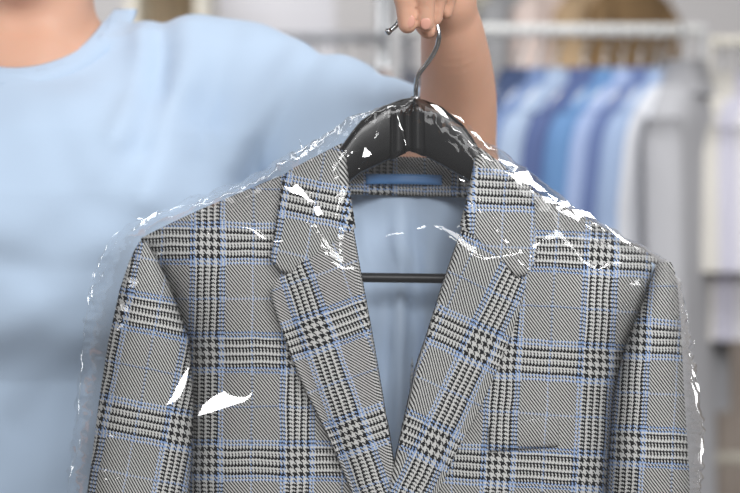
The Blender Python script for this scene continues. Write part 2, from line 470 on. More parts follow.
# neckline: a tilted cylinder round the neck
NC = np.array((CX - 0.002, .285)); NRX, NRY = .085, .070
def neck_f(p):                                  # < 0 inside the neck hole
    x, y, z = p.T
    q = np.sqrt(((x - NC[0]) / NRX) ** 2 + ((z - 1.497) / .078) ** 2 * (y < .29) + ((y - .30) / .07) ** 2 * (y >= .29))
    return np.where(z > 1.38, (q - 1) * .075, 1.0)
V, F = surface(tee_sdf, (CX - .36, .05, .84), (0.14, .47, 1.57), .0045)
def snap(V, f, eps):
    for _ in range(3):
        v = f(V); m = np.abs(v) < eps
        P = V[m]; e = 1e-4
        g = np.stack([(f(P + np.eye(3)[k] * e) - f(P - np.eye(3)[k] * e)) / (2 * e) for k in range(3)], -1)
        V[m] = P - np.clip(v[m][:, None] * g / np.maximum((g ** 2).sum(-1, keepdims=True), .05), -.003, .003)
    return V
V = snap(V, neck_f, .0027)
hl = lambda p: -((p - np.array(HEM)) @ np.array(HD))
hr = lambda p: np.where(p[:, 2] < 1.35, -((p - np.array(HR)) @ np.array(HDR)), 1.0) 
V = snap(V, hl, .0027)
cut = np.minimum(neck_f(V), hl(V))
cut = np.minimum(cut, np.where(V[:, 0] < CX - .212, hr(V), 1.0))
cut = np.minimum(cut, V[:, 2] - .852)
keep = (cut[F] > -.0006).all(1)
F = F[keep]; used = np.unique(F); rem = -np.ones(len(V), int); rem[used] = np.arange(len(used)); V2 = V[used]; F2 = rem[F]
tee = mesh_obj('t_shirt', V2, F2, M_TEE, person)
s = tee.modifiers.new('thickness', 'SOLIDIFY'); s.thickness = .0018; s.offset = 0
# ribbed neckband that follows the neck hole on the shirt surface
def onto(p, f, it=8):
    p = np.array([p], float)
    for _ in range(it):
        e = 1e-4; v = f(p)
        g = np.stack([(f(p + np.eye(3)[k] * e) - f(p - np.eye(3)[k] * e)) / (2 * e) for k in range(3)], -1)
        p = p - v[:, None] * g / np.maximum((g ** 2).sum(-1, keepdims=True), .05)
    return p[0]
rows = []
for k in range(97):
    a = math.pi * (-0.02 + 1.04 * k / 96)
    r = []
    for q, lift in ((0.93, -.0012), (0.96, .0022), (1.07, .0024), (1.19, .0022), (1.21, -.0012)):
        x = NC[0] + NRX * q * math.cos(a); z = 1.497 - .078 * q * math.sin(a)
        y0 = .29 - .10 * max(0, math.sin(a))
        best = None                              # march from the front onto the shirt
        ys = np.linspace(.08, .33, 220); pp = np.stack([np.full(220, x), ys, np.full(220, z)], -1)
        dd = tee_sdf(pp); hit = np.argmax(dd < 0) if (dd < 0).any() else 219
        y = ys[hit]
        r.append(Vector((x, y - lift, z)))
    rows.append(r)
ksm = 5                                          # smooth along the band
arr = np.array([[tuple(v) for v in r] for r in rows])
pad = np.concatenate([arr[:1]] * ksm + [arr] + [arr[-1:]] * ksm)
arr = np.mean([pad[i:i + len(arr)] for i in range(2 * ksm + 1)], 0)
grid_obj('neckband', arr.tolist(), M_TEE, tee, thick=.0012)
# folded sleeve hem
def ring(c, ax, f, r0, n=64):
    u = ax.cross(Vector((0, 1, 0))).normalized(); w = ax.cross(u).normalized(); out = []
    for k in range(n):
        t = 2 * math.pi * k / n; dirv = u * math.cos(t) + w * math.sin(t)
        rr = np.linspace(.02, .12, 160); pp = np.array(c)[None] + rr[:, None] * np.array(dirv)
        dd = f(pp); h = np.argmax(dd > 0) if (dd > 0).any() else 60
        out.append((c, dirv, rr[h]))
    return out
rows = []
for q, lift in ((-.0145, -.001), (-.0135, .0012), (-.0075, .0016), (-.001, .0016), (.0006, 0), (.0004, -.003)):
    rows.append([c + dv * (r + lift) for c, dv, r in ring(HEM + HD * q, HD, tee_sdf, .05)])
grid_obj('sleeve_hem', rows, M_TEE, tee, closed=True)
# trousers and shoes (below the frame)
rows = []
def leg_rows(s):
    R = []
    for z, r, y in ((.93, .092, .30), (.80, .088, .30), (.62, .072, .30), (.48, .062, .295), (.30, .06, .305), (.10, .062, .31)):
        R.append([Vector((CX + s * .085 + r * math.cos(t), y + r * 1.05 * math.sin(t), z)) for t in np.linspace(0, 2 * math.pi, 25)[:-1]])
    return R
trou = grid_obj('trousers', [[Vector((CX + w * math.cos(t), .30 + d * math.sin(t), z)) for t in np.linspace(0, 2 * math.pi, 33)[:-1]]
                             for z, w, d in ((1.0, .135, .082), (.93, .16, .095), (.84, .172, .102), (.78, .168, .098))], M_TROUSER, person, closed=True, thick=.003)
for s_ in (-1, 1):
    grid_obj('trouser_leg', leg_rows(s_), M_TROUSER, trou, closed=True, thick=.003)
    ellipsoid('shoe', (CX + s_ * .085, .255, .045), (.046, .135, .045), M_SHOE, person)

# ------------------------------------------------------------------ the jacket
jacket = empty('suit_jacket', (0.0, 0.01, 0.62), 'grey glen check suit jacket with blue lining on the black hanger', 'jacket')
def uvf(p0, th):
    t = math.radians(th); c, s_ = math.cos(t), math.sin(t)
    return lambda x, y: ((x - p0[0]) * c + (y - p0[1]) * s_, -(x - p0[0]) * s_ + (y - p0[1]) * c)
def drape(x, y): return noise.noise(Vector((x * .012, y * .007, 3.1))) * .004
SHL = [(100, 258), (140, 240), (170, 226), (200, 212), (250, 191), (300, 170), (343, 148), (400, 125)]
SHR = [(420, 120), (478, 152), (531, 192), (580, 217), (605, 231), (640, 250), (660, 263), (700, 285)]
ROLL_L = [(140, 343), (190, 351), (228, 353.5), (260, 359), (330, 372), (400, 384), (465, 394), (560, 402), (990, 410)]
ROLL_R = [(145, 479), (195, 470), (226, 462), (290, 440), (370, 415), (460, 395), (493, 388), (560, 378), (990, 374)]
OUT_L = [(200, 143), (243, 143), (290, 166), (340, 184), (400, 188), (493, 184), (990, 165)]
OUT_R = [(230, 659), (265, 658), (300, 647), (330, 634), (356, 624), (400, 617), (493, 611), (990, 600)]
def front_Y(x, y, side):
    sh = SHL if side < 0 else SHR
    ds = max(0.0, y - sp(sh, x))
    e = (x - sp(OUT_L, y)) if side < 0 else (sp(OUT_R, y) - x)
    f = 1 - math.exp(-ds / 34.0); g = 1 - math.exp(-max(0, e) / 20.0)
    return .016 * g + .036 * (1 - g) - .070 * f * g - (.002 if side > 0 else 0) + drape(x, y) * f * g
def front(side):
    sh, roll, out = (SHL, ROLL_L, OUT_L) if side < 0 else (SHR, ROLL_R, OUT_R)
    uvm = uvf((208, 352), 0.5) if side < 0 else uvf((594, 363), 3.2)
    n, m = 90, 46; rows, uvs = [], []
    cols = []
    for j in range(m):
        s_ = j / (m - 1); y = 200.0
        for _ in range(12):
            xi = sp(roll, y) + side * (14 if y > 180 else 4); x = xi + (sp(out, y) - xi) * s_; y = sp(sh, x)
        cols.append((s_, y))
    for i in range(n):
        t = (i / (n - 1)) ** 1.5; r, u = [], []
        for s_, y0 in cols:
            y = y0 + (960 - y0) * t
            xi = sp(roll, y) + side * (14 if y > 180 else 4)
            x = xi + (sp(out, y) - xi) * s_
            r.append(W(x, y, front_Y(x, y, side))); u.append(uvm(x, y))
        rows.append(r); uvs.append(u)
    return grid_obj('front_panel', rows, M_PLAID, jacket, uvs, .0022, 1.0 if side < 0 else -1.0)
fl = front(-1); frp = front(1)
# back of the jacket, outer cloth and satin lining
def back(name, yoff, m_, uvm, inset, side=1):
    rows, uvs = [], []
    for i in range(60):
        t = (i / 59) ** 1.3; r, u = [], []
        for j in range(61):
            s_ = j / 60.0; x0 = 143 + (658 - 143) * s_
            top = (sp(SHL, x0) if x0 < 343 else sp(SHR, x0) if x0 > 478 else 186 + 5 * (1 - ((x0 - 411) / 68) ** 2)) + inset
            if 343 <= x0 <= 352: top = 148 + inset + (x0 - 343) / 9 * 38
            if 470 <= x0 <= 478: top = 152 + inset + (478 - x0) / 8 * 38
            y = top + (960 - top) * t
            x = sp(OUT_L, y) + inset + (sp(OUT_R, y) - sp(OUT_L, y) - 2 * inset) * s_
            e = min(x - sp(OUT_L, y), sp(OUT_R, y) - x); g = 1 - math.exp(-max(0, e) / 30.0)
            f = 1 - math.exp(-max(0, y - top) / 45.0) if not (343 < x0 < 478) else 1 - .35 * math.exp(-max(0, y - top) / 45.0)
            Y = .022 + (.042 * f * g) + yoff
            if name == 'lining':
                xs = x + (y - 190) * .02
                Y -= (.008 + .012 * min(1, max(0, (y - 270) / 60))) * math.exp(-((xs - 404) / 5.0) ** 2) * min(1, max(0, (y - 195) / 30)) 
                Y += .006 * math.exp(-((xs - 415) / 6.0) ** 2)
                Y += .011 * noise.noise(Vector((x * .035 + y * .006, y * .008, 1.7))) + .005 * noise.noise(Vector((x * .09 - y * .02, y * .02, 5.0)))
            r.append(W(x, y, Y)); u.append(uvm(x, y))
        rows.append(r); uvs.append(u)
    return grid_obj(name, rows, m_, jacket, uvs, .0015, 0)
back('back_panel', .012, M_PLAID, uvf((405, 352), 0), 0)
back('lining', .004, M_LINING, uvf((405, 352), 0), 3)
# lapels
def lapel(side):
    if side < 0:
        roll = ROLL_L; out = cat([(279, 279, 0), (273, 287, 0), (274, 305, 0), (299, 375, 0), (328, 435, 0), (353, 493, 0), (388, 575, 0)], 8)
        y0, y1, uvm = 228, 590, uvf((322, 356 - 18), -19.5)
    else:
        roll = ROLL_R; out = cat([(520, 279, 0), (525, 287, 0), (521, 305, 0), (505, 350, 0), (479, 410, 0), (456, 452, 0), (438, 493, 0), (395, 590, 0)], 8)
        y0, y1, uvm = 226, 600, uvf((479, 345), 25)
    if side < 0: uvm = uvf((317, 332), -19.5)
    n = len(out); rows, uvs = [], []
    for i in range(n):
        t = i / (n - 1); yi = y0 + (y1 - y0) * t; I = Vector((sp(roll, yi), yi, 0)); O = out[i]
        r, u = [], []
        for q in (-.10, -.085, -.05, -.02):      # the turn behind the roll line
            x = I.x + side * 70 * (-q) * .9; a = q / -.10
            r.append(W(x + 0, yi, -.050 + .006 * (a - .5) - .012 * (1 - a) + (0 if a < .99 else .004))); u.append(uvm(I.x - side * 8 * a, yi))
        for k in range(25):
            s_ = k / 24.0; p = I.lerp(O, s_)
            base = front_Y(p.x, p.y, side)
            bulge = .010 * math.exp(-s_ / .12) * (1 - .4 * t)
            edge = .007 + .007 * math.sin(math.pi * min(1, s_ * 1.15)) * (1 - .3 * t)
            Y = min(base, -.040) - edge - bulge * (1 - math.exp(-(s_ + .02) / .05))
            if s_ == 0: Y = -.058
            r.append(W(p.x, p.y, Y)); u.append(uvm(p.x, p.y))
        rows.append(r); uvs.append(u)
    return grid_obj('lapel', rows, M_PLAID, jacket, uvs, .0026, 1.0 if side < 0 else -1.0)
lapel(-1); lapel(1)
# collar: two front leaves and the band round the back of the neck
def collar_leaf(side):
    if side < 0:
        inn = [(343, 147), (345, 170), (348, 195), (351, 214), (353.5, 229)]
        outb = [(291, 174), (284, 183), (279, 215), (274, 245), (271, 259)]
        last = [(353.5, 229), (311, 259.5), (292, 274), (281, 271), (271, 259)]
        uvm = uvf((361, 213), 11)
    else:
        inn = [(478, 151), (475, 170), (470, 195), (466, 211), (462, 227)]
        outb = [(525, 187), (532, 195), (533, 218), (534, 243), (535, 259)]
        last = [(462, 227), (500, 262), (516, 277), (527, 274), (535, 259)]
        uvm = uvf((548, 196), 3)
    ic = cat([(a, b, 0) for a, b in inn], 6); oc = cat([(a, b, 0) for a, b in outb], 6)
    lc = [Vector((a, b, 0)) for a, b in last]
    n, m = len(ic), 25; rows, uvs = [], []
    sh = SHL if side < 0 else SHR
    def lastp(s_):
        ks = (0, .52, .76, .88, 1.0)
        for a in range(4):
            if s_ <= ks[a + 1] + 1e-9:
                q = (s_ - ks[a]) / (ks[a + 1] - ks[a]); return lc[a].lerp(lc[a + 1], q)
        return lc[-1]
    for pre in (2, 1):                           # over the shoulder towards the back of the neck
        r, u = [], []
        for k in range(m):
            s_ = k / (m - 1); p = ic[0].lerp(oc[0], s_)
            r.append(W(p.x, p.y + 6 * pre * (1 if pre == 2 else .1) * (1 - s_), .010 + .022 * pre)); u.append(uvm(p.x, p.y - 25 * pre))
        rows.append(r); uvs.append(u)
    for i in range(n):
        t = i / (n - 1); w_ = t ** 2.2; r, u = [], []
        for k in range(m):
            s_ = k / (m - 1); p = ic[i].lerp(oc[i], s_)
            base_line = ic[-1].lerp(oc[-1], s_); p = p + (lastp(s_) - base_line) * w_
            ds = max(0, p.y - sp(sh, p.x) + 2)
            Y = min(front_Y(p.x, p.y, side), .016 - .06 * (1 - math.exp(-ds / 30))) - .006 - .010 * math.exp(-s_ / .2) * t - .004 * math.sin(math.pi * s_)
            if s_ < .04: Y += .006
            r.append(W(p.x, p.y - 1.5 * (1 - t), Y)); u.append(uvm(p.x, p.y))
        rows.append(r); uvs.append(u)
    return grid_obj('collar_leaf', rows, M_PLAID, jacket, uvs, .0026, 1.0 if side < 0 else -1.0)
collar_leaf(-1); collar_leaf(1)
rows, uvs = [], []
cu = uvf((470, 206), 0)
for yy in (157, 160, 165, 171, 180, 188, 196):
    r, u = [], []
    for k in range(33):
        s_ = k / 32; x = 341 + (480 - 341) * s_; b = math.sin(math.pi * s_) ** .6
        r.append(W(x, yy + 4 * (s_ - .5), .010 + .042 * b)); u.append(cu(x, yy))
    rows.append(r); uvs.append(u)
grid_obj('collar_band', rows, M_PLAID, jacket, uvs, .003, 0)
rows = []
for q in range(4):
    r = []
    for k in range(25):
        s_ = k / 24; x = 366 + (442 - 366) * s_; b = math.sin(math.pi * (x - 341) / 139) ** .6
        yy = 174 + 3.4 * q - 0.5 * math.sin(math.pi * s_) + 1.0 * s_
        r.append(W(x, yy, (.010 + .042 * b) - .004 - .003 * math.sin(math.pi * s_) ** .5))
    rows.append(r)
grid_obj('hanging_loop', rows, M_TAPE, jacket, thick=.0012, offset=0)
# sleeves
SLV_L = [(242, 139, 146), (250, 134.5, 152), (262, 129, 159), (290, 119.5, 172), (340, 108.5, 190), (400, 99, 194.5), (450, 93, 193), (493, 87, 190), (600, 74, 178), (760, 62, 162), (900, 58, 150)]
SLV_R = [(262, 658, 671), (270, 655, 674.5), (282, 650, 677), (300, 644, 679), (330, 631, 681), (360, 621, 682.5), (400, 613, 684.5), (450, 609, 688), (493, 606, 690), (600, 602, 694), (760, 598, 690), (900, 600, 685)]
def sleeve(tab, uvm, side):
    a = np.array(tab, float); n, m = 90, 48; rows, uvs = [], []
    for i in range(n):
        y = 242 + (0 if side < 0 else 20) + (900 - 242) * (i / (n - 1)) ** 1.8
        l = np.interp(y, a[:, 0], a[:, 1]); r_ = np.interp(y, a[:, 0], a[:, 2]); c, h = (l + r_) / 2, (r_ - l) / 2
        dep = .056 * (1 - math.exp(-(y - a[0, 0] + 3) / 26.0)); rr, uu = [], []
        for k in range(m + 1):
            t = 2 * math.pi * k / m
            cx, sy = math.cos(t), math.sin(t)
            ex = 2 / 2.5
            X = c + h * math.copysign(abs(cx) ** ex, cx); Yd = -dep * math.copysign(abs(sy) ** ex, sy)
            wr = noise.noise(Vector((X * .03, y * .014, 9.0 + side))) * .004
            Yv = .014 + Yd + (wr * min(1, (y - a[0, 0]) / 40) if sy > 0 else 0)
            rr.append(W(X, y, Yv)); uu.append(uvm(X if sy >= 0 else 2 * c - X + 2 * h, y))
        rows.append(rr); uvs.append(uu)
    V = [p for r in rows for p in r]; U = [q for r in uvs for q in r]
    return mesh_obj('sleeve', V, grid_faces(n, m + 1), M_PLAID, jacket, U)
sleeve(SLV_L, uvf((181, 430), 11), -1); sleeve(SLV_R, uvf((628, 446), 3.0), 1)
# breast pocket welt
rows, uvs = [], []
um = uvf((594, 363), 3.2)
for q in range(9):
    t = q / 8; r, u = [], []
    for k in range(33):
        s_ = k / 32; x = 489 + (558 - 489) * s_; y = (425.5 - 9.5 * s_) * (1 - t) + (451 - 5.0 * s_) * t
        lift = .0012 + .0022 * min(1, (1 - t) * 2.5) * min(1, s_ * 8, (1 - s_) * 8)
        r.append(W(x, y, front_Y(x, y, 1) - lift - .002)); u.append(um(x, y + .6))
    rows.append(r); uvs.append(u)
grid_obj('breast_pocket', rows, M_PLAID, jacket, uvs, .0012, -1)

# ------------------------------------------------------------------ the hanger
hanger = empty('suit_hanger', W(415, 160, .01), 'black wide-shouldered hanger with steel hook, gripped inside the checked jacket', 'hanger')
def hanger_body():
    T = [(-222, 256, 276, -.004, .030), (-150, 216, 246, -.008, .032), (-100, 180, 216, -.008, .026), (-70, 143.5, 189, -.006, .020), (-61, 131, 180, -.005, .019), (-52, 120.5, 173, -.004, .018), (-31, 106.5, 163, -.002, .016),
         (-11, 99, 153.5, .000, .015), (-2, 97.5, 150.5, .000, .015), (9, 99, 155, .000, .015), (29, 106.5, 165.5, -.002, .016), (50, 124, 178, -.004, .018), (60, 138, 184, -.005, .019), (68, 152, 192, -.006, .020), (100, 186, 218, -.008, .026), (160, 230, 256, -.008, .032), (222, 268, 288, -.004, .030)]
    a = np.array(T); rows = []
    for x in np.linspace(-222, 222, 121):
        t_, b_, yf, yb = [np.interp(x, a[:, 0], a[:, k]) for k in range(1, 5)]
        r = []
        n = 32
        for k in range(n):
            th = 2 * math.pi * k / n; c_, s_ = math.cos(th), math.sin(th); e = 2 / 4.5
            py = (t_ + b_) / 2 - (b_ - t_) / 2 * math.copysign(abs(s_) ** e, s_)
            Y = (yf + yb) / 2 - (yb - yf) / 2 * math.copysign(abs(c_) ** e, c_)
            r.append(W(413 + x, py, Y))
        rows.append(r)
    V = [p for r in rows for p in r]; F = grid_faces(len(rows), 32, True)
    F.append(tuple(range(32))); F.append(tuple((len(rows) - 1) * 32 + k for k in range(32))[::-1])
    return mesh_obj('hanger_arms', V, F, M_BLACK, hanger)
hb = hanger_body()
# moulded ridges on the middle of the hanger
for x0, x1, yt0, yt1, yb0, yb1, dy in ((391, 405, 107, 100, 162, 155, .0035), (405.5, 410.5, 99, 99, 153.5, 152.5, .007), (411, 424, 100, 104, 153, 158, .004)):
    rows = []
    for q in range(7):
        s_ = q / 6; x = x0 + (x1 - x0) * s_; lift = dy * math.sin(math.pi * (.08 + .84 * s_)) ** .6
        rows.append([W(x, (yt0 + (yt1 - yt0) * s_) * (1 - t) + (yb0 + (yb1 - yb0) * s_) * t, .0005 - lift) for t in np.linspace(.03, .97, 9)])
    grid_obj('ridge', rows, M_BLACK, hanger, thick=.003, offset=0)
tube('trouser_bar', cat([W(x, 278 + (x - 405) * .012, .012) for x in (205, 300, 405, 500, 612)], 8), .0042, M_BAR, hanger, 14)
for xs, ya, yb in ((205, 255, 276), (612, 262, 281)):
    tube('bar_end', [W(xs, ya - 4, .012), W(xs, yb + 4, .012)], .006, M_BAR, hanger, 12)
HK = [(415.5, 112), (415.5, 98), (416.2, 84), (419, 74), (428, 62), (435.5, 50), (438.8, 38), (437, 25), (431, 12), (421, 2), (410, 1), (402, 8), (400, 17), (398, 23), (394, 27.5), (389.5, 31)]
hk = tube('hook', cat([W(a, b, .006 - .030 * min(1, max(0, (98 - b) / 60))) for a, b in HK], 7), .0021, M_STEEL, hanger, 14)
ellipsoid('hook_ball', W(388.6, 31.4, -.0242), (.0031, .0031, .0031), M_STEEL, hk)
tube('hook_collar', [W(415.5, 100.5, .005), W(415.5, 96.5, .005)], .0042, M_STEEL, hanger, 16)

# ------------------------------------------------------------------ the clear cover
cover = empty('garment_cover', (0.0, 0.01, 0.60), 'clear crinkled plastic garment cover over the checked jacket', 'garment cover')
FL = [(97, 413), (104, 394), (114, 362), (132, 330), (152, 298), (172, 262), (190, 222), (204, 182), (216, 150), (226, 128), (240, 112), (262, 100), (300, 88), (360, 81), (420, 74), (493, 66), (620, 55), (980, 50)]
FR = [(97, 417), (106, 432), (118, 452), (134, 474), (160, 510), (186, 545), (210, 578), (232, 612), (250, 645), (264, 668), (285, 680), (330, 689), (380, 697), (430, 704), (460, 705), (493, 701), (620, 712), (980, 715)]
KEYN = (KEY - W(370, 250, -.08)).normalized()
def film_rows():
    ys = list(97 + 203 * np.linspace(0, 1, 130) ** 1.25) + list(np.linspace(302, 560, 120)) + list(np.linspace(575, 980, 24))
    half = 110; rows = []
    for y in ys:
        l, r_ = sp(FL, y), sp(FR, y)
        ring = []
        for side in (0, 1):
            for k in range(half):
                s_ = k / half; q = .5 - .5 * math.cos(math.pi * s_)
                q = .55 * q + .45 * s_
                x = l + (r_ - l) * (q if side == 0 else 1 - q)
                e = min(x - l, r_ - x)
                f = 1 - math.exp(-e / 17.0)
                top = 1 - math.exp(-(y - 97) / 14)
                grow = .30 + .70 * min(1, (y - 97) / (150 + 60 * noise.noise(Vector((x * .02, 5.5, side)))))
                Y = (-.004 - .083 * f * grow) if side == 0 else (.016 + .088 * f * grow)
                ang = math.atan2(x - 415, y - 60); rad = math.hypot(x - 415, y - 60)
                edge = math.exp(-e / 28.0); wl = 1.0 if x < 330 else .75
                c1 = 1 - abs(noise.noise(Vector((ang * 7.5, rad * .006, 2.0 + side * 7)))) * 2
                c2 = 1 - abs(noise.noise(Vector((x * .045, y * .045, 8.0 + side)))) * 2.2
                c3 = noise.noise(Vector((x * .016, y * .011, 4.0 + side)))
                c4 = 1 - abs(noise.noise(Vector((x * .11, y * .08, 18.0 + side)))) * 2.2
                disp = (.0014 + .0012 * math.exp(-(y - 97) / 40)) * max(0, c1) ** 3 * top + (.00012 + .005 * edge * wl) * c2 + (.0004 + .0038 * edge) * c3 + (.00003 + .0055 * edge * wl) * c4
                sg = -1 if side == 0 else 1
                Y += sg * (disp + .002) * top
                lx = (noise.noise(Vector((y * .06, 1.0 + (x > 370) * 5, side * .3))) * 4 + noise.noise(Vector((y * .17, 7.0 + (x > 370) * 5, x * .02))) * 3) * edge * top
                ly = (noise.noise(Vector((x * .05, 3.3, y * .02))) * 5 + noise.noise(Vector((x * .13, 6.3, y * .05))) * 2.5) * edge * top * (1 if y < 300 else .4)
                ring.append(W(x + lx, y + ly - 2 * edge * top, Y))
        rows.append(ring)
    return rows
FRW = film_rows()
fV = [p for r in FRW for p in r]; fF = grid_faces(len(FRW), len(FRW[0]), True)
film = mesh_obj('film', fV, fF, M_FILM, cover)
def glint_pleat(poly, Y, lamp=KEY, spread=0.0):
    """an added highlight-shaped fold of the film, facing half way between camera and lamp"""
    cx = sum(p[0] for p in poly) / len(poly); cy = sum(p[1] for p in poly) / len(poly)
    c = W(cx, cy, Y); n = ((CAM - c).normalized() + (lamp - c).normalized()).normalized(); V = []
    for k, (px, py) in enumerate(poly):
        d = (W(px, py, 0) - CAM).normalized()
        V.append(CAM + d * ((c - CAM).dot(n) / d.dot(n)))
    mesh_obj('glint_fold', V, [tuple(range(len(V)))], M_GLINT_FOLD, film, smooth=False)
def glint_sliver(pts, w, Y, lamp=KEY):
    """an added glint drawn as a thin crease: a strip along pts, widest in the middle"""
    c = cat([(a, b, 0) for a, b in pts], 5); n = len(c); up, dn = [], []
    for i, p in enumerate(c):
        t = (c[min(i + 1, n - 1)] - c[max(i - 1, 0)]).normalized(); k = w * max(.10, math.sin(math.pi * i / (n - 1)) * (.55 + 1.5 * noise.noise(Vector((p.x * .11, p.y * .11, 3.7)))))
        p = p + Vector((noise.noise(Vector((p.x * .1, p.y * .1, 1))), noise.noise(Vector((p.x * .1, p.y * .1, 9))), 0)) * 3.0
        up.append((p.x - t.y * k, p.y + t.x * k)); dn.append((p.x + t.y * k, p.y - t.x * k))
    cx, cy = c[n // 2].x, c[n // 2].y; m_ = W(cx, cy, Y); nn = ((CAM - m_).normalized() + (lamp - m_).normalized()).normalized()
    V = []
    for px, py in up + dn:
        d = (W(px, py, 0) - CAM).normalized(); q = CAM + d * ((m_ - CAM).dot(nn) / d.dot(nn) + .0011 * noise.noise(Vector((px * .35, py * .35, 4)))); V.append(q)
    mesh_obj('glint_fold', V, [(i, i + 1, n + i + 1, n + i) for i in range(n - 1)], M_GLINT_CREASE, film, smooth=False)
LEFTL = Vector((-1.9, -0.9, 2.0))
glint_pleat([(198, 416), (203, 405), (213, 397), (224, 391), (230, 395), (238, 397), (247, 397), (253, 391), (250, 397), (244, 402), (230, 406), (215, 411)], -.104)
glint_pleat([(166, 405), (172, 397), (176, 388), (184, 374), (189, 366), (187, 378), (184, 388), (179, 398), (174, 402)], -.098)
glint_pleat([(284, 186), (290, 188), (297, 184), (303, 190), (309, 198), (316, 203), (309, 201), (300, 195), (292, 193)], -.092)
glint_pleat([(313, 207), (319, 206), (323, 214), (317, 216)], -.094)
glint_pleat([(362, 157), (365, 147), (372, 154), (368, 157)], -.060)
glint_pleat([(430, 104), (437, 105), (444, 111), (449, 119), (442, 115), (436, 110)], -.048)
glint_sliver([(456, 172), (466, 188), (478, 208), (492, 226)], 1.3, -.094); glint_sliver([(492, 226), (506, 240), (522, 252), (534, 256)], 2.0, -.098)
glint_sliver([(508, 250), (520, 262), (530, 270)], 1.2, -.098); glint_sliver([(478, 196), (490, 214), (510, 232)], .7, -.094)
glint_sliver([(448, 120), (468, 140), (492, 162), (520, 180)], 1.6, -.046); glint_sliver([(500, 168), (530, 190), (560, 208), (592, 228)], 3.6, -.050); glint_sliver([(474, 134), (500, 158), (540, 188), (580, 214), (606, 232)], 4.5, -.056)
glint_sliver([(452, 112), (466, 124), (482, 140), (496, 152)], 3.0, -.046); glint_sliver([(560, 200), (590, 216), (625, 240), (655, 258)], 1.6, -.040)
glint_sliver([(340, 128), (322, 138), (308, 152), (296, 160)], 2.4, -.030, LEFTL); glint_sliver([(182, 206), (160, 214), (140, 224), (124, 238)], 2.4, -.030, LEFTL)
glint_sliver([(104, 252), (96, 270), (92, 292), (97, 310)], 1.5, -.028, LEFTL); glint_sliver([(130, 215), (146, 220), (160, 213)], 1.2, -.03, LEFTL)
glint_sliver([(396, 104), (398, 118), (404, 140), (405, 150)], .8, -.060); glint_sliver([(388, 104), (380, 124), (372, 146)], .5, -.058)
glint_sliver([(345, 157), (352, 152), (360, 150)], .8, -.060)
glint_sliver([(412, 99), (388, 106), (362, 114), (338, 127), (316, 141)], .9, -.020, LEFTL); glint_sliver([(330, 133), (312, 148), (300, 158), (286, 163)], 1.3, -.03, LEFTL)
glint_sliver([(300, 140), (303, 152), (312, 158)], 1.0, -.03, LEFTL); glint_sliver([(316, 141), (280, 164), (250, 180), (222, 192)], .8, -.03, LEFTL)
glint_sliver([(262, 178), (240, 188), (214, 196), (196, 208)], 1.4, -.04, LEFTL); glint_sliver([(210, 196), (180, 208), (156, 216)], 1.0, -.03, LEFTL)
glint_sliver([(150, 222), (138, 226), (126, 236), (116, 246)], 2.0, -.03, LEFTL); glint_sliver([(118, 232), (108, 244), (98, 262), (90, 284)], 1.1, -.02, LEFTL)
glint_sliver([(110, 262), (104, 274), (96, 284), (88, 290)], 1.4, -.03, LEFTL); glint_sliver([(90, 284), (86, 310), (84, 340)], .9, -.02, LEFTL)
glint_sliver([(82, 350), (80, 390), (76, 430)], .8, -.02, LEFTL); glint_sliver([(80, 440), (74, 462), (66, 488)], 1.4, -.02, LEFTL); glint_sliver([(100, 475), (110, 480), (122, 474)], 1.0, -.09)
glint_sliver([(693, 340), (690, 362), (697, 380), (700, 400)], 1.6, -.02); glint_sliver([(690, 372), (696, 395), (700, 425)], 1.2, -.03); glint_sliver([(684, 300), (690, 330), (693, 350)], .8, -.02)
glint_sliver([(703, 420), (702, 450), (698, 485)], 1.0, -.02)
glint_sliver([(606, 290), (620, 302), (638, 312)], .6, -.094); glint_sliver([(500, 424), (530, 420), (556, 414)], .6, -.1)

# ------------------------------------------------------------------ background racks and clothes
def rackY(px, py, Y): return W(px, py, Y)
def set_mat(o, m_):
    o.material_slots[0].link = 'OBJECT'; o.material_slots[0].material = m_
def loft(name, secs, m_, parent, n=28, e=2.6):
    rows = []
    for z, w, d, cx, cy in secs:
        r = []
        for k in range(n):
            t = 2 * math.pi * k / n; c, s_ = math.cos(t), math.sin(t)
            r.append(Vector((cx + w * math.copysign(abs(c) ** (2 / e), c), cy + d * math.copysign(abs(s_) ** (2 / e), s_), z)))
        rows.append(r)
    V = [p for r in rows for p in r]; F = grid_faces(len(rows), n, True)
    F.append(tuple(range(n))); F.append(tuple((len(rows) - 1) * n + k for k in range(n))[::-1])
    return mesh_obj(name, V, F, m_, parent, world_space=False)
SH_COL = {}
def cloth(name, rgb, sheen=.1): 
    if name not in SH_COL: SH_COL[name] = mat(name, rgb, .85, vary=.06, vscale=14, bump=.1, bscale=120, sheen=sheen)
    return SH_COL[name]
def make_shirt():
    r = empty('hanging_shirt', (0, 0, 0)); m_ = cloth('blue_cloth', (150, 180, 220))
    loft('shirt_body', [(-.045, .062, .030, 0, 0), (-.055, .085, .032, 0, 0), (-.085, .135, .034, 0, 0), (-.12, .180, .034, 0, 0), (-.15, .200, .034, 0, 0), (-.20, .205, .034, 0, 0), (-.45, .205, .032, 0, 0), (-.78, .215, .034, 0, 0)], m_, r)
    for s_ in (-1, 1):
        loft('sleeve', [(-.112, .008, .030, s_ * .178, 0), (-.125, .022, .033, s_ * .190, 0), (-.15, .030, .034, s_ * .205, 0), (-.18, .034, .034, s_ * .216, 0), (-.30, .036, .030, s_ * .236, 0), (-.62, .028, .026, s_ * .242, 0)], m_, r, 16)
        loft('cuff', [(-.61, .030, .028, s_ * .242, 0), (-.67, .030, .028, s_ * .243, 0)], m_, r, 16)
    loft('collar', [(-.015, .050, .034, 0, -.004), (-.03, .060, .040, 0, -.004), (-.055, .072, .044, 0, -.004), (-.062, .070, .040, 0, -.004)], m_, r)
    return r
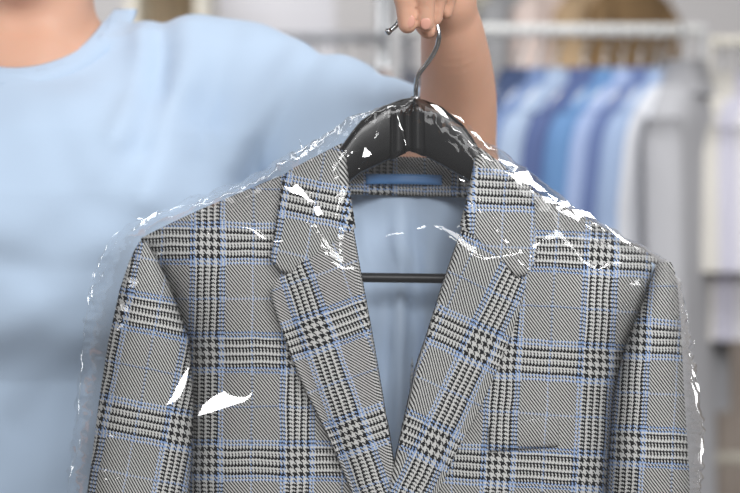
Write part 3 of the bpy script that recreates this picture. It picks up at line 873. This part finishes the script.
def make_wire_hanger(m_):
    r = empty('clothes_hanger', (0, 0, 0))
    tube('hanger_arms', cat([(-.18, 0, -.135), (-.12, 0, -.085), (-.04, 0, -.045), (0, 0, -.03), (.04, 0, -.045), (.12, 0, -.085), (.18, 0, -.135)], 4), .009, m_, r, 8, False)
    tube('hook', cat([(0, 0, -.035), (0, 0, .0), (.004, 0, .02), (.022, 0, .04), (.018, 0, .062), (0, 0, .072), (-.020, 0, .062), (-.026, 0, .046)], 5), .003, M_STEEL, r, 8, False)
    return r
def copy_tree(o, parent=None):
    c = o.copy(); col.objects.link(c)
    if parent is not None: c.parent = parent
    for ch in list(o.children): copy_tree(ch, c)
    return c
def recolor(o, m_):
    for ch in o.children: set_mat(ch, m_)
RY = 2.05; RZ = W(0, 30, RY).z
wood = mat('pale_wood', (214, 186, 150), .6)
SHIRTS = [  # px of the hook on the rail, colour name, rgb, label, yaw
    (519, 'navy_denim', (64, 80, 116), 'dark navy shirt hanging on the rail right beside the raised forearm'),
    (540, 'slate_blue', (120, 142, 184), 'greyish blue shirt hanging between the dark navy shirt and a pale blue one'),
    (556, 'ice_blue', (172, 190, 216), 'pale ice blue shirt hanging just left of the deep indigo shirt'),
    (584, 'indigo', (88, 104, 150), 'deep indigo shirt hanging left of the bright sky blue shirt'),
    (605, 'sky_blue', (104, 144, 192), 'bright sky blue shirt, the most vivid on the rail'),
    (622, 'powder_blue', (162, 180, 218), 'powder blue shirt hanging just right of the bright sky blue shirt'),
    (640, 'denim', (104, 122, 168), 'mid denim blue shirt between the powder blue and light blue shirts'),
    (656, 'light_blue', (160, 180, 212), 'light blue shirt second from the right end of the blue row'),
    (667, 'white_cotton', (226, 228, 234), 'white shirt at the right end of the row beside the grey covered suit'),
]
sh0 = make_shirt(); hg0 = make_wire_hanger(M_WHITE)
YAW = math.radians(58)
HL = ['white hanger carrying the dark navy shirt', 'white hanger carrying the greyish blue shirt', 'white hanger carrying the pale ice blue shirt', 'white hanger carrying the deep indigo shirt',
      'white hanger carrying the bright sky blue shirt', 'white hanger carrying the powder blue shirt', 'white hanger carrying the mid denim blue shirt', 'white hanger carrying the light blue shirt', 'white hanger carrying the white shirt beside the grey suit']
for i, (px, cn, rgb, lab) in enumerate(SHIRTS):
    s1 = sh0 if i == 0 else copy_tree(sh0); h1 = hg0 if i == 0 else copy_tree(hg0)
    b = W(px, 30, RY); yaw = YAW + math.radians(random.uniform(-3, 3))
    for o in (s1, h1):
        o.location = (b.x, RY, RZ - .066); o.rotation_euler = (0, 0, yaw)
    recolor(s1, cloth(cn, rgb))
    s1['label'] = lab; s1['category'] = 'shirt'; s1['group'] = 'shirts on the white rail'
    h1['label'] = HL[i]; h1['category'] = 'hanger'; h1['group'] = 'white hangers on the rail'
# grey suit in a translucent cover
def make_long(name, rgb, cn, w=.22, L=1.15, d=.05, sl=.72):
    r = empty(name, (0, 0, 0)); m_ = cloth(cn, rgb, .1)
    if 'fur' in cn: m_ = SH_COL[cn] = mat(cn, rgb, .95, vary=.55, vscale=9, bump=.6, bscale=60)
    loft('garment_body', [(-.03, .03, .03, 0, 0), (-.06, .09, d * .8, 0, 0), (-.10, w * .80, d, 0, 0), (-.14, w, d, 0, 0), (-.5, w * .97, d, 0, 0), (-L, w * 1.04, d * 1.1, 0, 0)], m_, r)
    for s_ in (-1, 1):
        loft('sleeve', [(-.125, .012, d * .7, s_ * (w - .01), 0), (-.18, .036, d * .8, s_ * (w + .012), -.01), (-sl, .034, d * .7, s_ * (w + .03), -.02)], m_, r, 16)
    loft('collar', [(-.0, .05, d * .8, 0, -.005), (-.06, .085, d * 1.05, 0, -.008), (-.07, .08, d, 0, -.008)], m_, r)
    return r
g = make_long('covered_suit', (184, 184, 188), 'grey_suit_cloth', .165, 1.1)
b = W(680, 36, RY); g.location = (b.x, RY - .02, RZ - .066); g.rotation_euler = (0, 0, math.radians(66))
g['label'] = 'long grey suit hanging at the end of the row of blue shirts'; g['category'] = 'suit'
hw = copy_tree(hg0); hw.location = g.location; hw.rotation_euler = g.rotation_euler; hw.scale = (.74, 1, 1)
for ch in hw.children:
    if ch.name.startswith('hanger_arms'): set_mat(ch, wood)
hw['label'] = 'pale wooden hanger carrying the long grey suit'; hw['category'] = 'hanger'; hw['group'] = 'wooden hangers'
# white garments on the rack at the far right
RBY = 2.22; RBZ = W(0, 42, RBY).z
for i, (px, cn, rgb, lab) in enumerate((
        (722, 'cream_cloth', (224, 220, 212), 'cream top hanging nearest the grey suit on the right rack'),
        (738, 'lilac_cloth', (206, 204, 218), 'pale lilac top hanging at the right edge of the picture'),
        (762, 'white_linen', (228, 226, 226), 'white top hanging past the pale lilac one'))):
    g = make_long('hanging_garment', rgb, cn, .20, .56, .05, .42)
    b = W(px, 42, RBY); g.location = (b.x, RBY, RBZ - .066); g.rotation_euler = (0, 0, math.radians(66))
    g['label'] = lab; g['category'] = 'garment'; g['group'] = 'pale garments on the right rack'
    h1 = copy_tree(hg0); h1.location = g.location; h1.rotation_euler = g.rotation_euler; h1.scale = (.92, 1, 1)
    for ch in h1.children:
        if ch.name.startswith('hanger_arms'): set_mat(ch, wood)
    h1['label'] = ('pale wooden hanger carrying the cream garment', 'pale wooden hanger carrying the lilac garment', 'pale wooden hanger carrying the white garment past the lilac one')[i]
    h1['category'] = 'hanger'; h1['group'] = 'wooden hangers'
def rack(name, label, x0, x1, Y, z, m_, low, r=.013, post=None):
    o = empty(name, ((x0 + x1) / 2, Y, 0), label, 'clothes rack')
    tube('rail', [(x0, Y, z), (x1, Y, z)], r, m_, o, 12)
    for x in (x0, x1):
        p = tube('post', [(x, Y, .06), (x, Y, z + .012)], r, post or m_, o, 12)
        tube('foot', [(x, Y - .25, .07), (x, Y + .25, .07)], r, m_, o, 12)
        for dy in (-.23, .23):
            ellipsoid('wheel', (x, Y + dy, .028), (.016, .028, .028), M_BAR, o)
    tube('lower_rail', [(x0, Y, low), (x1, Y, low)], r, m_, o, 12)
    return o
rack('garment_rack', 'white metal clothes rack holding the row of blue shirts', W(395, 30, RY).x, W(704, 30, RY).x, RY, RZ, M_WHITE, .25, .012, mat('grey_post_paint', (176, 175, 176), .5))
cream = mat('cream_paint', (232, 226, 212), .5)
rack('garment_rack', 'cream clothes rack at the far right holding pale garments', W(707, 42, RBY).x, W(870, 42, RBY).x, RBY, RBZ, cream, W(0, 458, RBY).z, .012)
cab = empty('storage_cabinet', (W(760, 0, 2.95).x, 2.95, 0), 'taupe storage cabinet standing on the floor under the pale tops', 'cabinet')
taupe = mat('taupe_board', (168, 156, 146), .6)
cx0, cx1, ct = W(716, 0, 2.95).x, W(840, 0, 2.95).x, W(0, 262, 2.95).z
box('carcass', (cx0, 2.95, 0.0), (cx1, 3.4, ct), taupe, cab, .004)
for k in range(2):
    w_ = (cx1 - cx0) / 2; dr = box('door', (cx0 + k * w_ + .004, 2.93, .06), (cx0 + (k + 1) * w_ - .004, 2.949, ct - .03), taupe, cab, .003)
    hx = cx0 + w_ + (-.03 if k == 0 else .03)
    tube('handle', [(hx, 2.918, ct - .30), (hx, 2.918, ct - .18)], .006, M_STEEL, dr, 8)
# overhead coats further back
CY = 3.1; cz = 2.10
cr = empty('overhead_rail', (.9, CY, 0), 'high grey rail carrying brown and grey coats behind the shirts', 'rail')
tube('rail', [(W(380, 0, CY).x, CY, cz), (W(690, 0, CY).x, CY, cz)], .015, M_STEEL, cr, 12)
for px in (642, 385):
    tube('post', [(W(px, 0, CY - .02).x, CY - .02 , 0), (W(px, 0, CY - .02).x, CY - .02, cz)], .02, M_STEEL, cr, 12)
for px, cn, rgb, lab, yaw, w in ((632, 'brown_fur', (132, 106, 74), 'brown fur coat hanging high behind the white rail', 35, .105), (596, 'tan_fur', (178, 152, 120), 'tan fur coat hanging high beside the brown fur coat', 45, .10),
                              (562, 'dusty_pink', (214, 196, 188), 'dusty pink coat hanging high behind the shirts', 40, .12), (528, 'mid_grey', (150, 150, 152), 'mid grey coat hanging high behind the shirts', 40, .12),
                              (494, 'olive_grey', (176, 170, 156), 'olive grey coat hanging high just right of the forearm', 40, .12)):
    g = make_long('hanging_coat', rgb, cn, w, 1.1, .07); b = W(px, 0, CY - .1)
    g.location = (b.x, CY, cz - .066); g.rotation_euler = (0, 0, math.radians(yaw)); g['label'] = lab; g['category'] = 'coat'; g['group'] = 'coats on the high rail'
# left background: shelf unit, pale panel, low rack of clothes
LY = 3.4
shelf = empty('shelf_unit', (W(165, 0, LY).x, LY, 0), 'beige open shelf unit behind the shoulder at upper left', 'shelf')
bz = mat('beige_board', (198, 180, 156), .7)
x0, x1 = W(126, 0, LY).x, W(206, 0, LY).x
for xa in (x0, x1 - .03): box('side_panel', (xa, LY, 0), (xa + .03, LY + .35, 2.1), cream, shelf)
box('back_panel', (x0 + .03, LY + .33, 0.02), (x1 - .03, LY + .35, 2.1), bz, shelf)
for z in (.05, .5, .95, 1.4, 1.75, 2.07): box('shelf_board', (x0 + .03, LY + .005, z), (x1 - .03, LY + .33, z + .025), cream, shelf)
pn = empty('partition_panel', (W(272, 0, 3.8).x, 3.8, 0), 'pale grey partition panel standing behind the raised arm', 'panel')
box('board', (W(212, 0, 3.8).x, 3.8, 0.04), (W(335, 0, 3.8).x, 3.84, 2.3), mat('pale_grey_board', (222, 221, 227), .6, vary=.01), pn)
for px in (215, 332): box('foot', (W(px, 0, 3.8).x - .03, 3.68, 0), (W(px, 0, 3.8).x + .03, 3.96, .04), M_STEEL, pn)
RCY = 2.6; RCZ = W(0, 38, RCY).z
gm = mat('grey_metal', (140, 142, 148), .4, metal=.6)
rack('garment_rack', 'grey metal clothes rack behind the sleeve of the t-shirt', W(255, 38, RCY).x, W(408, 38, RCY).x, RCY, RCZ, gm, .3, .012)
LCL = [(292, 'white_linen', (228, 226, 226), 'white shirt hanging leftmost on the grey metal rack'), (318, 'off_white', (222, 224, 228), 'off white shirt hanging second from the left on the grey metal rack'),
       (345, 'soft_white', (216, 218, 222), 'soft white shirt hanging beside the charcoal one on the grey rack'), (368, 'charcoal', (70, 72, 80), 'charcoal shirt hanging between soft white and rust shirts'),
       (386, 'rust', (160, 112, 86), 'rust brown shirt hanging near the right end of the grey rack'), (400, 'graphite', (96, 98, 108), 'graphite shirt hanging last on the grey rack by the hook')]
for px, cn, rgb, lab in LCL:
    s1 = copy_tree(sh0); h1 = copy_tree(hg0); b = W(px, 38, RCY)
    for o in (s1, h1): o.location = (b.x, RCY, RCZ - .066); o.rotation_euler = (0, 0, math.radians(118))
    recolor(s1, cloth(cn, rgb)); s1['label'] = lab; s1['category'] = 'shirt'; s1['group'] = 'shirts on the grey rack'
    h1['label'] = 'white hanger carrying the ' + lab.split(' shirt')[0] + ' shirt on the grey rack'; h1['category'] = 'hanger'; h1['group'] = 'hangers on the grey rack'
